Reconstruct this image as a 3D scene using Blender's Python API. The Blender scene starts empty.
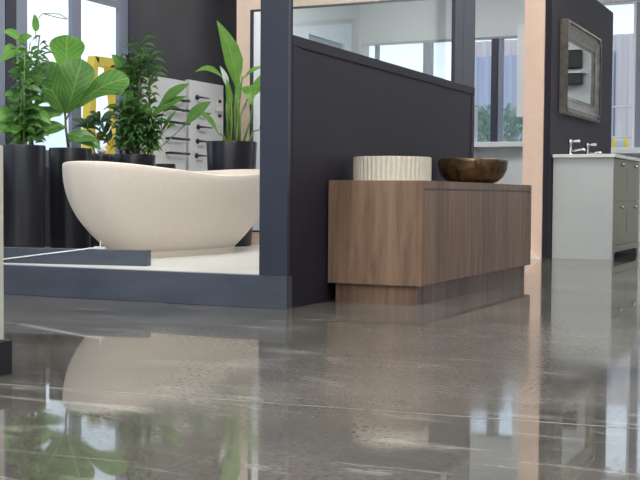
import bpy, bmesh, math, random
from mathutils import Vector, Matrix, Quaternion
from math import sin, cos, pi, radians
C = bpy.context.scene
COL = C.collection
# ------------------------------------------------------------------ camera
cam_d = bpy.data.cameras.new('camera'); cam = bpy.data.objects.new('camera', cam_d); COL.objects.link(cam)
cam_d.sensor_width = 36; cam_d.sensor_fit = 'HORIZONTAL'; cam_d.lens = 1150 / 640 * 36
cam_d.clip_start = .05; cam_d.clip_end = 300
R = Matrix(((0.906150570002378, 0.4228858740977941, 0.007660415974997451),
            (-0.023331439311977693, 0.03189362737609062, 0.9992189151894726),
            (0.4223112459122973, -0.9056215180865237, 0.03876696473369329)))
cam.matrix_world = Matrix.Translation((0, 0, .52)) @ R.transposed().to_4x4()
C.camera = cam
# ------------------------------------------------------------------ world, exposure
w = bpy.data.worlds.new('world'); C.world = w; w.use_nodes = True
nt = w.node_tree; nt.nodes.clear()
tc = nt.nodes.new('ShaderNodeTexCoord'); mp = nt.nodes.new('ShaderNodeMapping'); mp.inputs['Scale'].default_value = (1, 1, 2.5)
nz = nt.nodes.new('ShaderNodeTexNoise'); nz.inputs['Scale'].default_value = 3; nz.inputs['Detail'].default_value = 4
rp = nt.nodes.new('ShaderNodeValToRGB')
rp.color_ramp.elements[0].position = .38; rp.color_ramp.elements[0].color = (.50, .61, .82, 1)
rp.color_ramp.elements[1].position = .62; rp.color_ramp.elements[1].color = (.86, .92, 1, 1)
bg = nt.nodes.new('ShaderNodeBackground'); bg.inputs['Strength'].default_value = 1.6
wo = nt.nodes.new('ShaderNodeOutputWorld')
nt.links.new(tc.outputs['Generated'], mp.inputs['Vector']); nt.links.new(mp.outputs[0], nz.inputs['Vector'])
nt.links.new(nz.outputs['Fac'], rp.inputs['Fac']); nt.links.new(rp.outputs['Color'], bg.inputs['Color']); nt.links.new(bg.outputs[0], wo.inputs[0])
C.view_settings.view_transform = 'Standard'; C.view_settings.look = 'None'
C.view_settings.gamma = 1; C.view_settings.use_curve_mapping = False
C.view_settings.exposure = 0.12
FILL_LAMP = 14.5        # radiance of the unseen ceiling panels added to light the room
random.seed(7)

# ------------------------------------------------------------------ helpers
def tag(o, label=None, cat=None, group=None, kind=None):
    if label: o['label'] = label
    if cat: o['category'] = cat
    if group: o['group'] = group
    if kind: o['kind'] = kind
    return o
def thing(name, label, cat, loc=(0, 0, 0), rz=0, group=None):
    o = bpy.data.objects.new(name, None); COL.objects.link(o); o.location = loc; o.rotation_euler = (0, 0, rz)
    o.empty_display_size = .1
    return tag(o, label, cat, group)
def obj(name, bm, m, parent=None, smooth=False, loc=None):
    me = bpy.data.meshes.new(name)
    bmesh.ops.recalc_face_normals(bm, faces=bm.faces) if not getattr(bm, '_keep', False) else None
    bm.to_mesh(me); bm.free()
    for x in (m if isinstance(m, (list, tuple)) else [m]): me.materials.append(x)
    if smooth:
        for p in me.polygons: p.use_smooth = True
    o = bpy.data.objects.new(name, me); COL.objects.link(o)
    if parent: o.parent = parent
    if loc: o.location = loc
    return o
def smooth_angle(o, deg=40):
    for p in o.data.polygons: p.use_smooth = True
    try: o.data.set_sharp_from_angle(angle=radians(deg))
    except Exception: pass
    return o
def new(): return bmesh.new()
def box(bm, x0, x1, y0, y1, z0, z1, bev=0, mi=0):
    vs = [bm.verts.new(p) for p in ((x0,y0,z0),(x1,y0,z0),(x1,y1,z0),(x0,y1,z0),(x0,y0,z1),(x1,y0,z1),(x1,y1,z1),(x0,y1,z1))]
    fs = [bm.faces.new([vs[i] for i in q]) for q in ((3,2,1,0),(4,5,6,7),(0,1,5,4),(1,2,6,5),(2,3,7,6),(3,0,4,7))]
    for f in fs: f.material_index = mi
    if bev:
        es = list({e for f in fs for e in f.edges})
        bmesh.ops.bevel(bm, geom=es, offset=bev, segments=2, affect='EDGES', profile=.5)
    return bm
def bx(x0, x1, y0, y1, z0, z1, bev=0): return box(new(), x0, x1, y0, y1, z0, z1, bev)
def lathe(bm, prof, n=48, c=(0, 0), close=True, flute=None):
    rings = []
    for k, (r, z) in enumerate(prof):
        ring = []
        for i in range(n):
            a = 2 * pi * i / n
            rr = r if not flute else r * (1 - flute[k] * (i % 4 in (0,)) )
            ring.append(bm.verts.new((c[0] + rr * cos(a), c[1] + rr * sin(a), z)))
        rings.append(ring)
    for a, b in zip(rings, rings[1:]):
        for i in range(n): bm.faces.new((a[i], a[(i+1) % n], b[(i+1) % n], b[i]))
    if close:
        bm.faces.new(rings[0][::-1]); bm.faces.new(rings[-1])
    return bm
def tube(bm, pts, r, n=8, r1=None):
    pts = [Vector(p) for p in pts]; rings = []
    up = Vector((.13, .21, 1)).normalized()
    for i, p in enumerate(pts):
        d = (pts[min(i+1, len(pts)-1)] - pts[max(i-1, 0)]).normalized()
        s = d.cross(up)
        if s.length < .05: s = d.cross(Vector((1, 0, 0)))
        s.normalize(); t = s.cross(d)
        rad = r if r1 is None else r + (r1 - r) * i / (len(pts) - 1)
        rings.append([bm.verts.new(p + rad * (cos(2*pi*k/n) * s + sin(2*pi*k/n) * t)) for k in range(n)])
    for a, b in zip(rings, rings[1:]):
        for i in range(n): bm.faces.new((a[i], a[(i+1) % n], b[(i+1) % n], b[i]))
    bm.faces.new(rings[0][::-1]); bm.faces.new(rings[-1])
    return bm
def prism(bm, poly, axis, a, b):
    """extrude a 2D polygon along axis from a to b"""
    def P(u, v, t): return {0: (t, u, v), 1: (u, t, v), 2: (u, v, t)}[axis]
    A = [bm.verts.new(P(u, v, a)) for u, v in poly]; B = [bm.verts.new(P(u, v, b)) for u, v in poly]
    n = len(poly); bm.faces.new(A[::-1]); bm.faces.new(B)
    for i in range(n): bm.faces.new((A[i], A[(i+1) % n], B[(i+1) % n], B[i]))
    return bm

# ------------------------------------------------------------------ materials
def mat(name, col, rough=.5, metal=0, spec=.5, noise=None, bump=None, coat=0):
    m = bpy.data.materials.new(name); m.use_nodes = True; n = m.node_tree.nodes; l = m.node_tree.links
    b = n['Principled BSDF']; b.inputs['Base Color'].default_value = (*col, 1); b.inputs['Roughness'].default_value = rough
    b.inputs['Metallic'].default_value = metal; b.inputs['Specular IOR Level'].default_value = spec
    b.inputs['Coat Weight'].default_value = coat
    t = n.new('ShaderNodeTexCoord')
    if noise:      # (scale, amount, stretch)
        sc, amt, st = noise
        mp = n.new('ShaderNodeMapping'); mp.inputs['Scale'].default_value = st
        z = n.new('ShaderNodeTexNoise'); z.inputs['Scale'].default_value = sc; z.inputs['Detail'].default_value = 5
        r = n.new('ShaderNodeValToRGB')
        r.color_ramp.elements[0].position = .3; r.color_ramp.elements[1].position = .7
        r.color_ramp.elements[0].color = (*[c * (1 - amt) for c in col], 1); r.color_ramp.elements[1].color = (*[min(1, c * (1 + amt)) for c in col], 1)
        l.new(t.outputs['Object'], mp.inputs[0]); l.new(mp.outputs[0], z.inputs['Vector']); l.new(z.outputs['Fac'], r.inputs[0]); l.new(r.outputs[0], b.inputs['Base Color'])
    if bump:
        z2 = n.new('ShaderNodeTexNoise'); z2.inputs['Scale'].default_value = bump[0]; z2.inputs['Detail'].default_value = 3
        bp = n.new('ShaderNodeBump'); bp.inputs['Strength'].default_value = bump[1]; bp.inputs['Distance'].default_value = .002
        l.new(t.outputs['Object'], z2.inputs['Vector']); l.new(z2.outputs['Fac'], bp.inputs['Height']); l.new(bp.outputs[0], b.inputs['Normal'])
    return m
one = (1, 1, 1)
M_white = mat('white_wall_paint', (.68, .71, .73), .7, noise=(1.5, .03, one))
M_ceil = mat('ceiling_paint', (.7, .7, .7), .8)
M_dark = mat('charcoal_wall_paint', (.05, .049, .058), .55, noise=(2.2, .25, one))
M_panel = mat('dark_plum_panel', (.019, .016, .027), .6, spec=.3, noise=(3, .08, one))
M_frame = mat('navy_frame_paint', (.027, .032, .054), .42, noise=(3, .12, one))
M_fascia = mat('slate_blue_fascia', (.072, .083, .112), .42, noise=(2.5, .22, (1, 1, 3)))
M_peach = mat('peach_paint', (.88, .65, .51), .6, noise=(20, .03, one))
M_plat = mat('platform_top', (.60, .585, .55), .45, noise=(4, .06, one))
M_alu = mat('grey_window_frame', (.22, .25, .33), .4)
M_aludark = mat('dark_window_frame', (.035, .035, .06), .4)
M_wframe = mat('white_window_jamb', (.75, .76, .78), .4)
M_tub = mat('tub_stone', (.78, .695, .61), .48, noise=(90, .04, one), bump=(140, .25))
M_pot = mat('black_planter', (.014, .014, .019), .3, noise=(8, .1, one))
M_soil = mat('potting_bark', (.28, .17, .09), .9, noise=(60, .6, one), bump=(60, 1))
M_chrome = mat('chrome', (.75, .75, .75), .12, metal=1)
M_steel = mat('dark_steel', (.05, .05, .055), .35, metal=.7)
M_black = mat('black_plinth', (.012, .012, .014), .35)
M_cream = mat('cream_board', (.58, .56, .48), .45)
M_sage = mat('sage_cabinet_paint', (.205, .20, .125), .35, noise=(5, .04, one))
M_sagelit = mat('sage_paint_lit_panel', (.54, .56, .55), .35, noise=(4, .03, one))  # same sage paint; light on the end panel put into a paler colour
M_top = mat('pale_worktop', (.78, .78, .76), .22)
M_basin = mat('cream_stone_basin', (.72, .67, .56), .5, noise=(30, .05, one))
M_board = mat('white_display_board', (.72, .74, .75), .35)
M_yellow = mat('yellow_paint', (.95, .62, .05), .45)
M_cord = mat('white_plastic', (.8, .8, .8), .4)
M_stem = mat('green_stem', (.14, .26, .05), .5)
M_cane = mat('brown_cane', (.16, .12, .07), .7, noise=(30, .3, one))
M_stone = mat('white_pebble', (.75, .75, .73), .5)
M_lampbody = mat('fill_lamp_housing', (.8, .8, .8), .4)

def bronze():
    m = mat('bronze_bowl', (.14, .09, .045), .34, metal=.55); n = m.node_tree.nodes; l = m.node_tree.links; b = n['Principled BSDF']
    t = n.new('ShaderNodeTexCoord'); z = n.new('ShaderNodeTexNoise'); z.inputs['Scale'].default_value = 11; z.inputs['Detail'].default_value = 6
    z.inputs['Distortion'].default_value = 1.2
    r = n.new('ShaderNodeValToRGB'); r.color_ramp.elements[0].position = .35; r.color_ramp.elements[0].color = (.045, .027, .016, 1)
    r.color_ramp.elements[1].position = .7; r.color_ramp.elements[1].color = (.24, .155, .07, 1)
    l.new(t.outputs['Object'], z.inputs['Vector']); l.new(z.outputs['Fac'], r.inputs[0]); l.new(r.outputs[0], b.inputs['Base Color'])
    return m
M_bronze = bronze()

def wood(name, a, b_, seed=0):
    m = bpy.data.materials.new(name); m.use_nodes = True; n = m.node_tree.nodes; l = m.node_tree.links; b = n['Principled BSDF']
    b.inputs['Roughness'].default_value = .5
    t = n.new('ShaderNodeTexCoord'); mp = n.new('ShaderNodeMapping'); mp.inputs['Scale'].default_value = (1, 1, .09); mp.inputs['Location'].default_value = (seed, seed*2.3, 0)
    z = n.new('ShaderNodeTexNoise'); z.inputs['Scale'].default_value = 26; z.inputs['Detail'].default_value = 7; z.inputs['Roughness'].default_value = .62; z.inputs['Distortion'].default_value = .5
    z2 = n.new('ShaderNodeTexNoise'); z2.inputs['Scale'].default_value = 5; z2.inputs['Detail'].default_value = 2
    mx = n.new('ShaderNodeMix'); mx.data_type = 'FLOAT'; mx.inputs[0].default_value = .45
    r = n.new('ShaderNodeValToRGB'); r.color_ramp.elements[0].position = .38; r.color_ramp.elements[0].color = (*a, 1); r.color_ramp.elements[1].position = .66; r.color_ramp.elements[1].color = (*b_, 1)
    l.new(t.outputs['Object'], mp.inputs[0]); l.new(mp.outputs[0], z.inputs['Vector']); l.new(mp.outputs[0], z2.inputs['Vector'])
    l.new(z.outputs['Fac'], mx.inputs[2]); l.new(z2.outputs['Fac'], mx.inputs[3]); l.new(mx.outputs[0], r.inputs[0]); l.new(r.outputs[0], b.inputs['Base Color'])
    return m
M_wood = wood('brown_oak', (.125, .072, .044), (.30, .185, .12))
M_wood2 = wood('brown_oak_front', (.13, .070, .040), (.30, .172, .102), 3)

def glass(name, tint=(1, 1, 1), refl=.06):
    m = bpy.data.materials.new(name); m.use_nodes = True; n = m.node_tree.nodes; l = m.node_tree.links; n.clear()
    o = n.new('ShaderNodeOutputMaterial'); t = n.new('ShaderNodeBsdfTransparent'); t.inputs[0].default_value = (*tint, 1)
    g = n.new('ShaderNodeBsdfGlossy'); g.inputs['Roughness'].default_value = .01
    lw = n.new('ShaderNodeLayerWeight'); pw = n.new('ShaderNodeMath'); pw.operation = 'POWER'; pw.inputs[1].default_value = 5
    ma = n.new('ShaderNodeMath'); ma.operation = 'MULTIPLY_ADD'; ma.inputs[1].default_value = .8; ma.inputs[2].default_value = .03
    l.new(lw.outputs['Facing'], pw.inputs[0]); l.new(pw.outputs[0], ma.inputs[0])
    mx = n.new('ShaderNodeMixShader'); l.new(ma.outputs[0], mx.inputs[0]); l.new(t.outputs[0], mx.inputs[1]); l.new(g.outputs[0], mx.inputs[2]); l.new(mx.outputs[0], o.inputs[0])
    return m
M_glass = glass('window_glass', (.93, .96, .95))
M_mirror = mat('mirror_glass', (.85, .87, .87), .02, metal=1)

def concrete():
    m = bpy.data.materials.new('polished_concrete'); m.use_nodes = True; n = m.node_tree.nodes; l = m.node_tree.links; b = n['Principled BSDF']
    t = n.new('ShaderNodeTexCoord')
    big = n.new('ShaderNodeTexNoise'); big.inputs['Scale'].default_value = 1.3; big.inputs['Detail'].default_value = 6; big.inputs['Roughness'].default_value = .6
    r1 = n.new('ShaderNodeValToRGB'); r1.color_ramp.elements[0].position = .35; r1.color_ramp.elements[0].color = (.078, .073, .062, 1)
    r1.color_ramp.elements[1].position = .68; r1.color_ramp.elements[1].color = (.195, .182, .157, 1)
    fine = n.new('ShaderNodeTexNoise'); fine.inputs['Scale'].default_value = 70; fine.inputs['Detail'].default_value = 4; fine.inputs['Roughness'].default_value = .7
    r2 = n.new('ShaderNodeValToRGB'); r2.color_ramp.elements[0].position = .36; r2.color_ramp.elements[0].color = (.35, .35, .35, 1); r2.color_ramp.elements[1].position = .52; r2.color_ramp.elements[1].color = (1, 1, 1, 1)
    mul = n.new('ShaderNodeMix'); mul.data_type = 'RGBA'; mul.blend_type = 'MULTIPLY'; mul.inputs[0].default_value = .9
    # aggregate
    vo = n.new('ShaderNodeTexVoronoi'); vo.inputs['Scale'].default_value = 75
    r3 = n.new('ShaderNodeValToRGB'); r3.color_ramp.elements[0].position = .0; r3.color_ramp.elements[0].color = (.55, .5, .42, 1); r3.color_ramp.elements[1].position = .28; r3.color_ramp.elements[1].color = (1, 1, 1, 1)
    msk = n.new('ShaderNodeTexNoise'); msk.inputs['Scale'].default_value = 2.1; msk.inputs['Detail'].default_value = 3
    mr = n.new('ShaderNodeMapRange'); mr.inputs[1].default_value = .45; mr.inputs[2].default_value = .6
    mul2 = n.new('ShaderNodeMix'); mul2.data_type = 'RGBA'; mul2.blend_type = 'MULTIPLY'
    # pale smears and scratches
    mp = n.new('ShaderNodeMapping'); mp.inputs['Scale'].default_value = (.35, 1.6, 1); mp.inputs['Rotation'].default_value = (0, 0, .35)
    sm = n.new('ShaderNodeTexNoise'); sm.inputs['Scale'].default_value = 4.5; sm.inputs['Detail'].default_value = 9; sm.inputs['Distortion'].default_value = 1.8
    r4 = n.new('ShaderNodeMapRange'); r4.inputs[1].default_value = .57; r4.inputs[2].default_value = .70; r4.inputs[4].default_value = .45
    mx = n.new('ShaderNodeMix'); mx.data_type = 'RGBA'; mx.inputs[7].default_value = (.40, .39, .36, 1)
    L = l.new
    for q in (big, fine, vo, msk): L(t.outputs['Object'], q.inputs['Vector'])
    L(t.outputs['Object'], mp.inputs[0]); L(mp.outputs[0], sm.inputs['Vector'])
    L(big.outputs['Fac'], r1.inputs[0]); L(fine.outputs['Fac'], r2.inputs[0]); L(r1.outputs[0], mul.inputs[6]); L(r2.outputs[0], mul.inputs[7])
    L(vo.outputs['Distance'], r3.inputs[0]); L(msk.outputs['Fac'], mr.inputs[0]); L(mr.outputs[0], mul2.inputs[0]); L(mul.outputs[2], mul2.inputs[6]); L(r3.outputs[0], mul2.inputs[7])
    L(sm.outputs['Fac'], r4.inputs[0]); L(r4.outputs[0], mx.inputs[0]); L(mul2.outputs[2], mx.inputs[6]); L(mx.outputs[2], b.inputs['Base Color'])
    rr = n.new('ShaderNodeMapRange'); rr.inputs[3].default_value = .015; rr.inputs[4].default_value = .05; rr.inputs[1].default_value = .3; rr.inputs[2].default_value = .75
    L(sm.outputs['Fac'], rr.inputs[0])
    # pitted patches: pits are rough and reflect little
    pit = n.new('ShaderNodeMapRange'); pit.inputs[1].default_value = .50; pit.inputs[2].default_value = .40; L(fine.outputs['Fac'], pit.inputs[0])
    pm = n.new('ShaderNodeTexNoise'); pm.inputs['Scale'].default_value = .9; pm.inputs['Detail'].default_value = 4; L(t.outputs['Object'], pm.inputs['Vector'])
    pmr = n.new('ShaderNodeMapRange'); pmr.inputs[1].default_value = .44; pmr.inputs[2].default_value = .6; L(pm.outputs['Fac'], pmr.inputs[0])
    pp = n.new('ShaderNodeMath'); pp.operation = 'MULTIPLY'; L(pit.outputs[0], pp.inputs[0]); L(pmr.outputs[0], pp.inputs[1])
    ad = n.new('ShaderNodeMath'); ad.operation = 'MULTIPLY_ADD'; ad.inputs[1].default_value = .22; L(pp.outputs[0], ad.inputs[0]); L(rr.outputs[0], ad.inputs[2]); 
    # a duller, trodden spot in front of the wooden vanity
    wm = n.new('ShaderNodeMapping'); wm.vector_type = 'POINT'; wm.inputs['Location'].default_value = (1.2/.55, -3.5/1.5, 0); wm.inputs['Scale'].default_value = (1/.55, 1/1.5, 0)
    wl = n.new('ShaderNodeVectorMath'); wl.operation = 'LENGTH'; wr = n.new('ShaderNodeMapRange'); wr.inputs[1].default_value = 1.15; wr.inputs[2].default_value = .55
    L(t.outputs['Object'], wm.inputs[0]); L(wm.outputs[0], wl.inputs[0]); L(wl.outputs['Value'], wr.inputs[0])
    mxm = n.new('ShaderNodeMath'); mxm.operation = 'MAXIMUM'; L(pmr.outputs[0], mxm.inputs[0]); L(wr.outputs[0], mxm.inputs[1]); L(mxm.outputs[0], pp.inputs[1])
    a2 = n.new('ShaderNodeMath'); a2.operation = 'MULTIPLY_ADD'; a2.inputs[1].default_value = .10; L(wr.outputs[0], a2.inputs[0]); L(ad.outputs[0], a2.inputs[2]); L(a2.outputs[0], b.inputs['Roughness'])
    sp = n.new('ShaderNodeMath'); sp.operation = 'MULTIPLY_ADD'; sp.inputs[1].default_value = -.32; sp.inputs[2].default_value = .5; L(pp.outputs[0], sp.inputs[0]); L(sp.outputs[0], b.inputs['Specular IOR Level'])
    b.inputs['IOR'].default_value = 1.9
    bp = n.new('ShaderNodeBump'); bp.inputs['Strength'].default_value = .02; bp.inputs['Distance'].default_value = .002
    L(big.outputs['Fac'], bp.inputs['Height']); L(bp.outputs[0], b.inputs['Normal'])
    return m
M_floor = concrete()

def leafmat(name, c0, c1, vein, trans=.35, nv=9):
    m = bpy.data.materials.new(name); m.use_nodes = True; n = m.node_tree.nodes; l = m.node_tree.links; b = n['Principled BSDF']
    b.inputs['Roughness'].default_value = .36
    uv = n.new('ShaderNodeUVMap'); sp = n.new('ShaderNodeSeparateXYZ'); l.new(uv.outputs[0], sp.inputs[0])
    # veins slope away from the midrib: wave of v - |u|
    def M(op, a, bb=None, v=None):
        q = n.new('ShaderNodeMath'); q.operation = op
        l.new(a, q.inputs[0])
        if bb is not None: l.new(bb, q.inputs[1])
        if v is not None: q.inputs[1].default_value = v
        return q.outputs[0]
    au = M('ABSOLUTE', sp.outputs[0])
    s = M('SUBTRACT', sp.outputs[1], M('MULTIPLY', au, v=.35))
    s = M('FRACT', M('MULTIPLY', s, v=nv))
    s = M('LESS_THAN', M('ABSOLUTE', M('SUBTRACT', s, v=.5)), v=.07)
    mid = M('LESS_THAN', au, v=.06)
    vv = M('MAXIMUM', s, mid)
    t = n.new('ShaderNodeTexCoord'); z = n.new('ShaderNodeTexNoise'); z.inputs['Scale'].default_value = 9; l.new(t.outputs['Object'], z.inputs['Vector'])
    r = n.new('ShaderNodeValToRGB'); r.color_ramp.elements[0].position = .35; r.color_ramp.elements[0].color = (*c0, 1); r.color_ramp.elements[1].position = .65; r.color_ramp.elements[1].color = (*c1, 1)
    l.new(z.outputs['Fac'], r.inputs[0])
    mx = n.new('ShaderNodeMix'); mx.data_type = 'RGBA'; mx.inputs[7].default_value = (*vein, 1)
    l.new(M('MULTIPLY', vv, v=.6), mx.inputs[0]); l.new(r.outputs[0], mx.inputs[6]); l.new(mx.outputs[2], b.inputs['Base Color'])
    tr = n.new('ShaderNodeBsdfTranslucent'); l.new(mx.outputs[2], tr.inputs[0])
    ms = n.new('ShaderNodeMixShader'); ms.inputs[0].default_value = trans
    l.new(b.outputs[0], ms.inputs[1]); l.new(tr.outputs[0], ms.inputs[2]); l.new(ms.outputs[0], n['Material Output'].inputs[0])
    return m
M_fiddle = leafmat('fiddle_leaf', (.075, .20, .03), (.12, .29, .05), (.26, .44, .14), .35, 7)
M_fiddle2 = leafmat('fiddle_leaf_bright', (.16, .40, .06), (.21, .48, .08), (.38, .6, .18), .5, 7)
M_strel = leafmat('strelitzia_leaf', (.14, .36, .05), (.21, .46, .08), (.38, .58, .2), .45, 14)
M_bush = leafmat('bush_leaf', (.035, .12, .02), (.12, .30, .05), (.22, .4, .12), .35, 5)
M_drac = leafmat('dracaena_leaf', (.03, .11, .025), (.13, .28, .06), (.2, .34, .12), .3, 0)
M_darkleaf = leafmat('dark_leaf', (.02, .07, .025), (.05, .14, .035), (.1, .2, .06), .25, 5)
M_spathe = mat('pale_spathe', (.62, .68, .66), .5)
M_shrub = leafmat('outdoor_shrub_leaf', (.20, .30, .24), (.34, .44, .36), (.42, .5, .42), .3, 4)

# ------------------------------------------------------------------ leaves
PROF = {
 'fiddle': [(0, .04), (.08, .34), (.2, .52), (.35, .56), (.5, .74), (.65, .95), (.78, 1), (.9, .82), (.97, .45), (1, .05)],
 'lance':  [(0, .08), (.1, .35), (.25, .75), (.4, 1), (.6, .9), (.75, .65), (.9, .3), (1, .02)],
 'heart':  [(0, .3), (.08, .85), (.22, 1), (.4, .92), (.6, .7), (.8, .4), (.92, .16), (1, .01)],
 'oval':   [(0, .05), (.12, .5), (.3, .9), (.5, 1), (.7, .86), (.85, .55), (.95, .25), (1, .02)],
 'strap':  [(0, .5), (.2, .8), (.5, 1), (.75, .7), (.9, .35), (1, .02)],
}
def leaf(bm, base, tip, width, face=(0, -1, .2), bow=(0, 0, 0), prof='lance', fold=.18, wav=.0, mi=0, cols=4):
    """blade from base to tip; face = the way its upper side looks; bow = how far its middle is pushed out"""
    uvl = bm.loops.layers.uv.verify()
    b, t = Vector(base), Vector(tip); d = (t - b); L = d.length; dn = d.normalized()
    side = dn.cross(Vector(face)); side.normalize(); nrm = side.cross(dn).normalized(); bow = Vector(bow)
    ph = random.random() * 6; rows = []
    for v, wd in PROF[prof]:
        c = b + d * v + bow * (4 * v * (1 - v)); row = []
        for k in range(-cols // 2, cols // 2 + 1):
            u = k / (cols / 2)
            p = c + side * (u * wd * width / 2) + nrm * (abs(u) * fold * wd * width / 2 + wav * width * sin(v * 13 + ph + (2 if u > 0 else 0)) * abs(u))
            row.append((bm.verts.new(p), u, v))
        rows.append(row)
    for A, B in zip(rows, rows[1:]):
        for i in range(len(A) - 1):
            q = (A[i], A[i+1], B[i+1], B[i]); f = bm.faces.new([x[0] for x in q]); f.material_index = mi; f.smooth = True
            for lp, x in zip(f.loops, q): lp[uvl].uv = (x[1], x[2])
    return bm
def rnd(a, b): return random.uniform(a, b)

def planter(root, r, h, lean=0.93, soil=True):
    """round black planter, open top with soil; returns pot"""
    t = .012
    prof = [(r*lean - .012, 0), (r*lean, .012), (r*(lean+1)/2, h*.5), (r, h - .012), (r - .003, h), (r - t, h), (r - t - .003, h - .05), (.001, h - .05)]
    pot = obj('pot', lathe(new(), prof, 56), M_pot, root); smooth_angle(pot, 35)
    if soil:
        bm = new(); n = 40
        rr = r - t - .002
        ctr = bm.verts.new((0, 0, h - .008)); prev = None; rings = []
        for k in range(1, 6):
            rings.append([bm.verts.new((rr*k/5*cos(2*pi*i/n), rr*k/5*sin(2*pi*i/n), h - .012 + rnd(-.006, .012) * (k < 5))) for i in range(n)])
        for i in range(n): bm.faces.new((ctr, rings[0][i], rings[0][(i+1) % n]))
        for A, B in zip(rings, rings[1:]):
            for i in range(n): bm.faces.new((A[i], B[i], B[(i+1) % n], A[(i+1) % n]))
        obj('soil', bm, M_soil, root, True)
    return pot

# ================================================================== THE SETTING
PT = .15                       # platform height
XP = -2.34                     # face plane of the partition and of the mirror wall
def struct(name, bm, m, parent=None):
    o = obj(name, bm, m, parent)
    if not parent: o['kind'] = 'structure'
    return o
CEIL = 3.5
struct('floor', box(bx(-5.15, 6.2, -6.2, 8.86, -.1, 0), -6.15, 6.2, 8.86, 14.2, -.1, 0), M_floor)
struct('ceiling', box(bx(-5.15, 6.2, -6.2, 8.86, CEIL, CEIL+.1), -6.15, 6.2, 8.86, 14.2, CEIL, CEIL+.1), M_ceil)
# saw-cut joints in the slab
bm = new()
for (x0, y0, x1, y1) in ((-8, 1.815, 6, 3.333),):
    d = Vector((x1-x0, y1-y0, 0)).normalized(); s = Vector((-d.y, d.x, 0)) * .0022
    a, b = Vector((x0, y0, .0006)), Vector((x1, y1, .0006))
    bm.faces.new([bm.verts.new(p) for p in (a - s, b - s, b + s, a + s)])
M_joint = mat('joint_filler', (.40, .37, .32), .6)
struct('trim_1', bm, M_joint)

def wall_with_holes(name, axis, pos, th, u0, u1, z0, z1, holes, m):
    """wall in the plane axis=pos, thickness th (signed); holes = list of (u0,u1,z0,z1), sorted by u, not overlapping"""
    bm = new(); a, b = sorted((pos, pos + th))
    def bb(ua, ub, za, zb):
        if ub - ua < 1e-4 or zb - za < 1e-4: return
        if axis == 0: box(bm, a, b, ua, ub, za, zb)
        else: box(bm, ua, ub, a, b, za, zb)
    cur = u0
    for (ha, hb, hz0, hz1) in holes:
        bb(cur, ha, z0, z1); bb(ha, hb, z0, hz0); bb(ha, hb, hz1, z1); cur = hb
    bb(cur, u1, z0, z1)
    return struct(name, bm, m)
# left wall of the bath display (charcoal), with the tall window
wall_with_holes('wall_left', 0, -5.1, -.05, -6, 9.0, 0, CEIL, [(-4.5, -1.5, .3, 3.0), (-.5, 2.6, .3, 3.0), (3.4, 7.43, .70, 3.0)], M_dark)
struct('wall_left_return', bx(-5.1, -4.93, 8.85, 9.05, 0, CEIL), M_dark)
struct('wall_left_link', bx(-5.95, -5.15, 8.9, 9.05, 0, CEIL), M_white)
# far left wall, white
wall_with_holes('wall_far_left', 0, -5.95, -.2, 9.05, 13.9, 0, CEIL, [(12.4, 13.45, 1.2, 2.44)], M_white)
# back wall, white
wall_with_holes('wall_back', 1, 13.9, .25, -6.15, 6.1, 0, CEIL, [(-5.9, -3.74, 1.19, 2.5), (-3.1, -1.95, 1.1, 2.84), (1.2, 4.6, .4, 2.84)], M_white)
wall_with_holes('wall_right', 0, 6.0, .2, -6, 13.9, 0, CEIL, [(-4.8, -1.2, .1, 3.1), (-.6, 3, .1, 3.1)], M_white)
wall_with_holes('wall_front', 1, -6.0, -.2, -5.3, 6.2, 0, CEIL, [(-4.6, -1.0, .1, 3.1), (-.4, 3.0, .1, 3.1), (3.4, 5.8, .1, 3.1)], M_white)

wn = [0]
def window(axis, pos, u0, u1, z0, z1, bars, rails=(), m=M_alu, depth=.09, fw=.05):
    """structure window: frame with bars [(u centre, width, material)], rails [z], glass"""
    wn[0] += 1; root = None
    def bb(bm, ua, ub, za, zb, d0, d1):
        if axis == 0: box(bm, pos + d0, pos + d1, ua, ub, za, zb)
        else: box(bm, ua, ub, pos + d0, pos + d1, za, zb)
    bm = new()
    d = depth / 2
    bb(bm, u0, u0+fw, z0, z1, -d, d); bb(bm, u1-fw, u1, z0, z1, -d, d); bb(bm, u0+fw, u1-fw, z0, z0+fw, -d, d); bb(bm, u0+fw, u1-fw, z1-fw, z1, -d, d)
    root = struct('window_%d' % wn[0], bm, m)
    for (c, wd, mm) in bars:
        q = new(); bb(q, c - wd/2, c + wd/2, z0+fw, z1-fw, -d, d); obj('mullion', q, mm, root)
    for z in rails:
        q = new(); bb(q, u0+fw, u1-fw, z-.025, z+.025, -d*.9, d*.9); obj('transom', q, m, root)
    q = new(); bb(q, u0+fw*.5, u1-fw*.5, z0+fw*.5, z1-fw*.5, -.004, .004); obj('pane', q, M_glass, root)
    return root
window(0, -5.12, 3.4, 7.43, .70, 3.0, [(4.6, .1, M_alu), (5.5, .1, M_alu), (5.97, .10, M_alu), (6.08, .10, M_aludark), (6.19, .11, M_alu), (6.785, .11, M_alu)], (1.955,), depth=.03, fw=.12)
wl = struct('trim_2', bx(-5.1, -5.092, 7.43, 7.555, .15, 3.1), M_aludark)       # dark jamb beside the tall window
window(0, -5.12, -4.5, -1.5, .3, 3.0, [(-3, .08, M_alu)]); window(0, -5.12, -.5, 2.6, .3, 3.0, [(1.05, .08, M_alu)])
window(1, 13.98, -5.9, -3.74, 1.19, 2.5, [(-5.714, .035, M_alu), (-5.01, .11, M_alu), (-4.123, .084, M_aludark), (-4.05, .045, M_alu)], m=M_wframe, fw=.015)
window(1, 13.98, -3.1, -1.95, 1.1, 2.84, [(-2.42, .03, M_wframe), (-2.36, .085, M_alu)], m=M_wframe, fw=.015)
window(1, 13.98, 1.2, 4.6, .4, 2.84, [(2.9, .08, M_alu)])
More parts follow.
